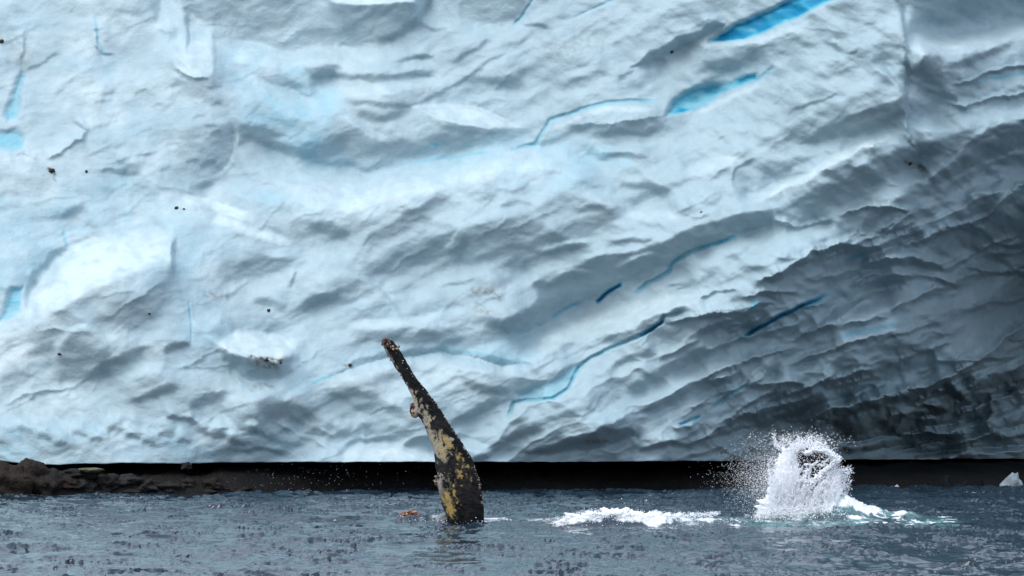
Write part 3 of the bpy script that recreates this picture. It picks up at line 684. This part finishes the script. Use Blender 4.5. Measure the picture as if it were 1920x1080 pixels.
# pair the two outlines station by station
tt = np.linspace(0, len(Lc)-1, NF); Lp = np.array(Lc); Rp = np.array(Rc); ix = np.arange(len(Lc))
Lx = np.interp(tt, ix, Lp[:, 0]); Lyy = np.interp(tt, ix, Lp[:, 1]); Rx = np.interp(tt, ix, Rp[:, 0]); Ry = np.interp(tt, ix, Rp[:, 1])
ks = np.hanning(9); ks /= ks.sum()
def smo(a): return np.convolve(np.pad(a, 4, mode='edge'), ks, 'valid')
Lx, Lyy, Rx, Ry = map(smo, (Lx, Lyy, Rx, Ry))
YF = F*H/(981-HOR)
ph = np.linspace(0, 2*np.pi, NRg, endpoint=False)
ringV = []; uu = []; vv = []
for i in range(NF):
    a = W(Lx[i], Lyy[i], YF); b = W(Rx[i], Ry[i], YF); c = (a+b)/2; hw = (b-a)/2; wd = np.linalg.norm(hw)*2
    th = .13*wd+.035
    u = np.cos(ph)                               # -1 left .. 1 right
    dep = np.sin(ph)*np.abs(np.sin(ph))**.0*th*(1.15-.35*u)       # leading edge thicker on the left
    vtx = c+u[:, None]*hw; vtx[:, 1] += dep+.22*wd*u*.6
    ringV.append(vtx); uu.append((u+1)/2); vv.append(np.full(NRg, (981-(Lyy[i]+Ry[i])/2)/346))
FV = np.array(ringV); U_ = np.array(uu); V_ = np.array(vv)
lenm = np.linspace(0, 4, NF)[:, None]
dis = .014*fbm(FV[..., 0]*7, FV[..., 2]*7+np.sin(ph)*1.5, 120, 4, .6)+.05*np.exp(-(U_/.12)**2)*np.clip(perlin(lenm*2.2+0*U_, 0*U_+2, 121), 0, 1)*sm(0, .3, V_)
nrm = FV-FV.mean(1, keepdims=True); nrm /= np.linalg.norm(nrm, axis=2, keepdims=True)+1e-9
tipf = np.minimum(1, np.linspace(0, 22, NF))[:, None]
FV = FV+nrm*(dis*tipf)[..., None]
top = FV[0].mean(0)
vs = np.concatenate([FV.reshape(-1, 3), top[None]])
def tube_faces(nr_, nc_, off=0):
    i = np.arange(nr_-1)[:, None]*nc_; j = np.arange(nc_)[None]; j2 = (j+1) % nc_
    return np.stack([i+j, i+j2, i+nc_+j2, i+nc_+j], -1).reshape(-1, 4)+off
ff = tube_faces(NF, NRg); ftri = np.stack([np.full(NRg, NF*NRg), (np.arange(NRg)+1) % NRg, np.arange(NRg)], 1)
# submerged trunk of the animal, joined into the same skin
fx_, fz_ = (870-960)/F*YF, 0
def trunk(x0, x1, cy, cz, r, n=40, m=24):
    t = np.linspace(0, 1, n); rr = r*np.sin(np.pi*t**.75)**.6+.02; xs = x0+(x1-x0)*t
    v = np.stack([np.broadcast_to(xs[:, None], (n, m)), cy+rr[:, None]*np.cos(np.linspace(0, 2*np.pi, m, endpoint=False)), cz+.8*rr[:, None]*np.sin(np.linspace(0, 2*np.pi, m, endpoint=False))], -1)
    return v.reshape(-1, 3), tube_faces(n, m)
tv, tf = trunk(fx_-3.5, fx_+7.5, YF+.7, -1.35, 1.35)
allV = np.concatenate([vs, tv])
whale = empty("humpback_whale", (fx_, YF, 0), label="whale raising one long black flipper with yellow cream blotches straight out of the water", category="whale")
body = mesh_obj("body", allV-np.array([fx_, YF, 0]), [ff, ftri, tf+len(vs)], M_SKIN, whale)
# pigment
x_, z_ = FV[..., 0], FV[..., 2]; front = (np.sin(ph) < .35)[None, :]
n1 = fbm(x_*10, z_*6, 130, 5, .7); n2 = fbm(x_*22+z_*8, z_*11, 131, 4, .7); n3 = fbm(x_*3, z_*2.4, 132, 3)
lim = np.interp(V_, [0,.12,.25,.35,.5,.62,.72,.80,.9], [.0,.06,.24,.46,.52,.42,.28,-.08,-.3])
cream = sm(-.10, .12, lim-U_+.36*n1+.2*n2)*np.interp(V_, [0,.2,.34,.42], [.15,.3,.7,1])
cream *= sm(-.62, -.30, n2+.8*n1+np.interp(V_, [0,.3,.45,1], [-.1,-.05,.35,.5]))
def spot(u, v, ru, rv): return sm(1.2, .6, ((U_-u)/ru)**2+((V_-v)/rv)**2+1.0*n2+.9*n1)
och = np.maximum.reduce([spot(.68,.27,.14,.085), spot(.58,.44,.10,.035), spot(.16,.13,.12,.07), spot(.42,.17,.08,.05), spot(.70,.22,.08,.06), spot(.30,.40,.07,.03)])*front
edgeL = sm(.16, .0, U_+.12*n2)*sm(.05, .3, V_)
gs = sm(.12, .5, fbm((x_+z_*.62)*26, z_*4, 133, 3))*sm(.62, .8, V_)*sm(.62, .2, U_)
C = np.zeros(FV.shape)+np.array([.005, .0055, .006])
def mx(C, m, c): return C*(1-m[..., None])+np.array(c)*m[..., None]
C = mx(C, gs*.4, (.06, .062, .07)); C = mx(C, np.clip(cream, 0, 1), (.27, .24, .17)); C = mx(C, edgeL*.7, (.30, .29, .29))
C = mx(C, och*.85, (.33, .235, .08)); C = mx(C, sm(.05, .20, n3+.5*n2)*.97, (.012, .011, .012))
wr2 = sm(.93, 1.0, U_)*sm(.15, .5, perlin(lenm*9+0*U_, U_*0, 135)); C = mx(C, wr2*.8, (.5, .47, .36))
set_col(body, "albedo", np.concatenate([C.reshape(-1, 3), [[.01, .01, .01]], np.tile((.012, .013, .015), (len(tv), 1))]))

OCT = np.array([(1,0,0),(-1,0,0),(0,1,0),(0,-1,0),(0,0,1),(0,0,-1)], float)
OF = np.array([(0,2,4),(2,1,4),(1,3,4),(3,0,4),(2,0,5),(1,2,5),(3,1,5),(0,3,5)])
def dots(C_, R_, stretch=1.0):
    n = len(C_); r = np.asarray(R_).reshape(-1, 1, 1)*np.ones((n, 1, 1))
    a = rng.random((n, 1))*2*np.pi; q = np.array(OCT)[None]*r*(1+.5*(rng.random((n, 6, 1))-.5))
    ca, sa = np.cos(a), np.sin(a); x = q[..., 0]*ca-q[..., 2]*sa; z = q[..., 0]*sa+q[..., 2]*ca
    q = np.stack([x, q[..., 1], z*stretch], -1)
    return (C_[:, None]+q).reshape(-1, 3), (OF[None]+np.arange(n)[:, None, None]*6).reshape(-1, 3)
def barnacles(px, py, Y, sx, sy, n, r, cols, seed, name="barnacle_cluster", par=whale, depth=.06, line=None, split=False):
    g = np.random.default_rng(seed)
    if line is not None:
        t = g.random(n)*(len(line)-1); L_ = np.array(line, float)
        X_ = np.interp(t, range(len(line)), L_[:, 0])+g.normal(size=n)*sx; Z_ = np.interp(t, range(len(line)), L_[:, 1])+g.normal(size=n)*sy
    else:
        a = g.random(n)*2*np.pi; q = np.sqrt(g.random(n)); X_ = px+sx*q*np.cos(a); Z_ = py+sy*q*np.sin(a)
    c = W(X_, Z_, Y+0*X_); c[:, 1] += (g.random(n)-.6)*depth*2
    rad = r*(.6+.8*g.random(n)); vs_, fs_ = [], []; cl = []
    m = 6
    for i in range(n):                            # each barnacle a little cratered cone
        ax = Vector((g.normal()*.6, -1+g.normal()*.4, g.normal()*.6)).normalized(); M3 = ax.to_track_quat('Z', 'Y').to_matrix()
        for hh, rr in ((0, 1), (.5, .85), (.9, .5), (.55, .25)):
            for k_ in range(m):
                an = 2*np.pi*k_/m; v = M3 @ Vector((math.cos(an)*rr*rad[i], math.sin(an)*rr*rad[i], hh*rad[i])); vs_.append(c[i]+np.array(v))
        base_ = i*4*m
        for l_ in range(3):
            for k_ in range(m): fs_.append((base_+l_*m+k_, base_+l_*m+(k_+1) % m, base_+(l_+1)*m+(k_+1) % m, base_+(l_+1)*m+k_))
        cc_ = np.array(cols[g.integers(len(cols))]); cl += [cc_]*(3*m)+[cc_*.3]*m
    if split:
        V_a = np.array(vs_)-np.array(par.location); k4 = 4*m; fb = np.array(fs_[:3*m])
        for i in range(n):
            o = mesh_obj("barnacle", V_a[i*k4:(i+1)*k4]-V_a[i*k4], fb, M_BARN, par); o.location = tuple(V_a[i*k4]); set_col(o, "albedo", np.array(cl[i*k4:(i+1)*k4]))
        return
    o = mesh_obj(name, np.array(vs_)-np.array(par.location), np.array(fs_), M_BARN, par); set_col(o, "albedo", np.array(cl)); return o
BC = [(.10,.055,.045),(.05,.03,.03),(.02,.015,.016),(.30,.20,.12),(.16,.08,.06)]
barnacles(724, 643, YF-.03, 7.5, 8.5, 70, .022, BC, 1)
barnacles(740, 652, YF-.05, 10, 5, 30, .016, BC+[(.4,.32,.2)], 2)
barnacles(0, 0, YF-.02, 1.5, 1.5, 16, .016, BC, 3, line=[(722,660),(737,680),(752,700),(755,710)], split=True)
barnacles(774, 766, YF, 4.5, 12, 60, .02, [(.05,.02,.02),(.02,.012,.012),(.14,.06,.06)], 4)
barnacles(818, 903, YF, 3, 12, 26, .018, [(.3,.22,.12),(.4,.33,.2),(.1,.06,.05)], 5)
barnacles(0, 0, YF-.03, 1.2, 1.2, 60, .010, [(.5,.46,.34),(.3,.26,.2),(.1,.09,.08)], 6, line=[(745,660),(775,707),(805,741),(833,780),(862,824),(884,861),(898,900),(905,935)], split=True)
# fleshy knuckle that carries the side cluster
kn = lump("knuckle", (0, 0, 0), (.11, .09, .16), M_SKIN, (.34, .28, .2), 5, 14, .15, whale)
kn.location = tuple(W(np.float64(783), np.float64(768), YF+.01)-np.array([fx_, YF, 0])); kn.rotation_euler = (0, .5, 0)
# barnacled pink patch and pale belly just breaking the surface
YP = F*H/(972-HOR)
pk = lump("chin", (0, 0, 0), (.20, .25, .13), M_SKIN, (.16, .07, .05), 9, 16, .2, whale)
pk.location = tuple(W(np.float64(769), np.float64(970), YP)-np.array([fx_, YF, 0]))
PC = [(.42,.19,.12),(.30,.12,.09),(.5,.3,.2),(.12,.06,.05)]
barnacles(770, 965, YP-.2, 15, 7, 110, .02, PC, 7)
bp = lump("belly", (0, 0, 0), (.28, .2, .10), M_SKIN, (.16, .18, .19), 12, 16, .15, whale)
bp.location = tuple(W(np.float64(828), np.float64(976), YF+.25)-np.array([fx_, YF, 0])); bp.rotation_euler = (0, -.45, 0)

# ------------------------------------------------------------------ second fin inside the splash
YS = F*H/(974-HOR)
def pxm(px, py, Y=YS): return W(np.asarray(px, float), np.asarray(py, float), Y)
finr = [(1527,838,18),(1530,852,36),(1532,870,40),(1526,890,36),(1520,915,30),(1512,940,27),(1508,970,26),(1505,1000,26)]
fr = np.array(finr, float); n_ = 70; t = np.linspace(0, len(fr)-1, n_)
cx = smo(np.interp(t, range(len(fr)), fr[:, 0])); cyy = smo(np.interp(t, range(len(fr)), fr[:, 1])); rw = smo(np.interp(t, range(len(fr)), fr[:, 2]))
ph2 = np.linspace(0, 2*np.pi, 32, endpoint=False); RV = []
for i in range(n_):
    c = W(cx[i], cyy[i], YS+.15); r = rw[i]/97; q = np.stack([np.cos(ph2)*r, np.sin(ph2)*r*.38, 0*ph2], -1)
    RV.append(c+q*(1+.18*perlin(np.cos(ph2)*2+5, np.sin(ph2)*2+i*.12, 140))[:, None])
RV = np.array(RV); fin_loc = np.array([(1515-960)/F*YS, YS, 0])
w2_ = empty("humpback_whale", tuple(fin_loc), label="dark blunt whale fin almost hidden inside the tall white splash", category="whale")
tv2, tf2 = trunk(fin_loc[0]-1, fin_loc[0]+8, YS+1.2, -1.6, 1.2)
v2 = np.concatenate([RV.reshape(-1, 3), RV[0].mean(0)[None], tv2])
b2_ = mesh_obj("body", v2-fin_loc, [tube_faces(n_, 32), np.stack([np.full(32, n_*32), (np.arange(32)+1) % 32, np.arange(32)], 1), tf2+n_*32+1], M_SKIN, w2_)
nb = fbm(RV[..., 0]*6, RV[..., 2]*6, 141, 4)
cb = mx(np.zeros(RV.shape)+np.array([.014, .014, .018]), sm(.1, .6, nb), (.09, .055, .04))
set_col(b2_, "albedo", np.concatenate([cb.reshape(-1, 3), [[.02, .02, .02]], np.tile((.012, .013, .015), (len(tv2), 1))]))
barnacles(1536, 848, YS-.18, 20, 8, 50, .02, [(.12,.07,.05),(.06,.04,.035),(.2,.14,.1)], 8, par=w2_)

# ------------------------------------------------------------------ spray
def cloud(n, fn, rmin, rmax, ydep, p=2.5):
    """n droplets; fn(n) gives photo positions, ydep spread in depth"""
    c = fn(n); d = W(c[:, 0], c[:, 1], YS+rng.normal(size=n)*ydep); r = rmin+(rmax-rmin)*rng.random(n)**p
    return d, r
def path_pts(pts, spread, sp2=None):
    P0 = np.array(pts, float); s = np.r_[0, np.cumsum(np.hypot(*(P0[1:]-P0[:-1]).T))]
    def f(n):
        t = rng.random(n)*s[-1]; sg = spread if np.isscalar(spread) else np.interp(t, s, spread)
        return np.stack([np.interp(t, s, P0[:, 0])+rng.normal(size=n)*sg, np.interp(t, s, P0[:, 1])+rng.normal(size=n)*sg], 1)
    return f
def poly_pts(poly, jitter=2):
    p = np.array(poly, float); lo, hi = p.min(0), p.max(0)
    def f(n):
        out = []
        while sum(map(len, out)) < n:
            q = lo+(hi-lo)*rng.random((n*2, 2)); out.append(q[in_poly(q[:, 0], q[:, 1], poly)])
        return np.concatenate(out)[:n]+rng.normal(size=(n, 2))*jitter
    return f
Ds, Rs = [], []
def add(n, fn, a, b, yd, p=2.5, off=0):
    d, r = cloud(n, fn, a, b, yd, p); d[:, 1] += off; Ds.append(d); Rs.append(r)
body_poly = [(1414,966),(1430,945),(1448,915),(1452,885),(1465,858),(1480,842),(1500,838),(1496,862),(1494,880),(1500,900),(1510,920),(1520,940),(1530,950),(1540,925),(1556,900),(1570,885),(1574,905),(1570,930),(1575,955),(1600,973),(1420,973)]
add(32000, poly_pts(body_poly, 4), .0025, .008, .3)
add(3000, poly_pts([(1545,973),(1535,950),(1548,915),(1562,890),(1572,900),(1572,940),(1590,973)], 3), .005, .012, .15, off=-.2)
add(6000, poly_pts([(1410,972),(1440,950),(1540,945),(1590,960),(1605,973)], 4), .005, .016, .3, off=-.2)
add(1000, path_pts([(1452,930),(1448,900),(1453,875),(1466,852),(1486,838),(1512,832),(1538,836),(1558,850),(1568,875),(1570,905)], 4.5), .005, .018, .2)
add(350, path_pts([(1466,852),(1486,838),(1512,832),(1538,838),(1556,852),(1566,872)], 4.5), .006, .018, .15, off=-.15)
add(1000, path_pts([(1440,930),(1440,890),(1455,855),(1478,828),(1500,818),(1530,826),(1558,842),(1574,870),(1580,900),(1574,925)], 8), .003, .012, .3)
for i in range(60):                          # ragged jets thrown out of the plume
    g = np.random.default_rng(400+i); a0 = g.choice([1, 0]); x, y = (1568, 880+50*g.random()) if a0 else (1450+90*g.random(), 848-8*g.random())
    an = (-.5+.6*g.random()) if a0 else (-2.4+1.3*g.random()); L_ = 10+24*g.random()
    add(70, path_pts([(x, y), (x+L_*math.cos(an), y+L_*math.sin(an))], [.8, 2.6]), .003, .012, .1)
for i in range(60):                          # streaks running up through the white water
    g = np.random.default_rng(500+i); x, y = 1440+105*g.random(), 965-30*g.random(); L_ = 30+50*g.random(); an = -math.pi/2+.55*(g.random()-.1)+(x-1490)*.002
    add(170, path_pts([(x, y), (x+L_*math.cos(an), y+L_*math.sin(an))], [2.5, 1.2]), .004, .013, .05, off=-.3)
# web of water running over the dark fin
for i in range(15):
    g = np.random.default_rng(200+i); x, y = 1498+60*g.random(), 838+90*g.random(); a = g.choice([2.4, 2.2, .5, 2.6]); L_ = 10+22*g.random(); pts = [(x, y)]
    for s in range(4): a += g.normal()*.4; pts.append((pts[-1][0]+math.cos(a)*L_/4, pts[-1][1]+math.sin(a)*L_/4))
    add(150, path_pts(pts, .9), .006, .018, .02, 2, off=-.22)
for pts in ([(1572,858),(1555,872),(1535,888),(1522,902),(1508,922)], [(1548,846),(1562,856),(1570,864)], [(1500,900),(1520,903),(1538,890)], [(1545,900),(1530,925),(1522,950)], [(1510,850),(1525,842),(1545,846)]):
    add(700, path_pts(pts, 2.2), .008, .022, .04, 2, off=-.25)
add(800, poly_pts([(1495,845),(1560,845),(1575,880),(1530,945),(1510,930),(1492,880)]), .005, .014, .03, 2, off=-.25)
# drifting mist to the left
def mist(n):
    x = 1456-np.abs(rng.normal(size=n))*44; y = 902+(x-1450)*.05+rng.normal(size=n)*34
    y = np.where((y > 966) | (y < 815), 880+rng.random(n)*80, y)
    return np.stack([x, y], 1)
add(9500, mist, .0018, .0062, .5)
add(1200, lambda n: np.stack([1500+rng.normal(size=n)*40, 826+rng.normal(size=n)*9], 1), .003, .010, .4)
dv, df = dots(np.concatenate(Ds), np.concatenate(Rs), 1.25)
# solid cores of white water
def blob(poly_c, seed, amp=.25):
    vs_, fs_ = [], []; off = 0
    for (x, y, rx, rz, ry) in poly_c:
        n = 44; T, Q = np.meshgrid(np.linspace(0, np.pi, n), np.linspace(0, 2*np.pi, 2*n, endpoint=False), indexing='ij')
        d = np.stack([np.sin(T)*np.cos(Q), np.sin(T)*np.sin(Q), np.cos(T)], -1)
        k_ = 1+amp*fbm(d[..., 0]*3+x, d[..., 2]*3+y, seed, 4, .7)+amp*fbm(d[..., 1]*3+x, d[..., 2]*3, seed+2, 3, .7)
        v = d*k_[..., None]*np.array([rx/97, ry, rz/97])+W(np.float64(x), np.float64(y), YS+.02)
        i = np.arange(n-1)[:, None]*2*n; j = np.arange(2*n)[None, :]; j2 = (j+1) % (2*n)
        fs_.append(np.stack([(i+j), (i+2*n+j), (i+2*n+j2), (i+j2)], -1).reshape(-1, 4)+off); vs_.append(v.reshape(-1, 3)); off += v.reshape(-1, 3).shape[0]
    return np.concatenate(vs_), np.concatenate(fs_)
bv, bf = blob([(1465,955,46,26,.3),(1476,922,30,40,.22),(1475,885,18,36,.18),(1484,862,9,14,.12),(1554,948,34,34,.3),(1563,915,13,34,.15),(1520,965,66,18,.35),(1502,940,28,28,.22),(1540,930,20,16,.2)], 150, .22)
sp = mesh_obj("splash_spray", np.concatenate([bv, dv]), [bf, df+len(bv)], M_FOAM, kind="stuff", label="tall white burst of spray around the half hidden fin", category="splash")

# foam and flying drops on the breaking crest
Ds, Rs = [], []; YC = F*H/(988-HOR)
YS_keep = YS; YS = YC+.05
add(4200, poly_pts([(1030,986),(1060,976),(1090,965),(1130,960),(1180,961),(1215,966),(1235,970),(1215,976),(1190,982),(1130,984),(1070,990)], 1.5), .004, .013, .16)
add(900, path_pts([(1015,978),(1060,970),(1090,961),(1120,957),(1160,958),(1200,960)], 2.5), .003, .010, .2)
add(1500, path_pts([(1205,978),(1225,964),(1255,968),(1300,966),(1350,962)], [2,3,4,3,2]), .004, .011, .2)
add(1300, path_pts([(1225,990),(1260,988),(1300,985),(1360,978),(1400,980)], 3), .004, .011, .2)
add(12, lambda n: np.stack([1160+60*rng.random(n), 935+25*rng.random(n)], 1), .008, .014, .2)
dv, df = dots(np.concatenate(Ds), np.concatenate(Rs))
bv, bf = blob([(1075,982,30,7,.12),(1110,975,36,12,.14),(1150,972,40,13,.15),(1190,973,34,11,.14),(1222,972,16,8,.12),(1048,985,22,4,.1)], 170, .4)
dv = np.concatenate([bv, dv]); df = [bf, df+len(bv)]
mesh_obj("crest_foam", dv, df, M_FOAM, kind="stuff", label="white foam crest breaking between the raised flipper and the splash", category="foam")
# loose drops against the dark gap left of the flipper
YS = YF; Ds, Rs = [], []
add(120, lambda n: np.stack([560+rng.normal(size=n)*75, 892+rng.normal(size=n)*16], 1), .002, .0055, .6, 2)
add(60, lambda n: np.stack([560+260*rng.random(n), 870+95*rng.random(n)], 1), .002, .006, .6, 2)
add(260, path_pts([(745,972),(800,975),(850,982),(910,978),(960,975)], 2.5), .004, .014, .15, 2)
dv, df = dots(np.concatenate(Ds), np.concatenate(Rs))
mesh_obj("water_droplets", dv, df, M_FOAM, kind="stuff", label="scattered fine droplets flying left of the flipper against the dark gap", category="droplets")
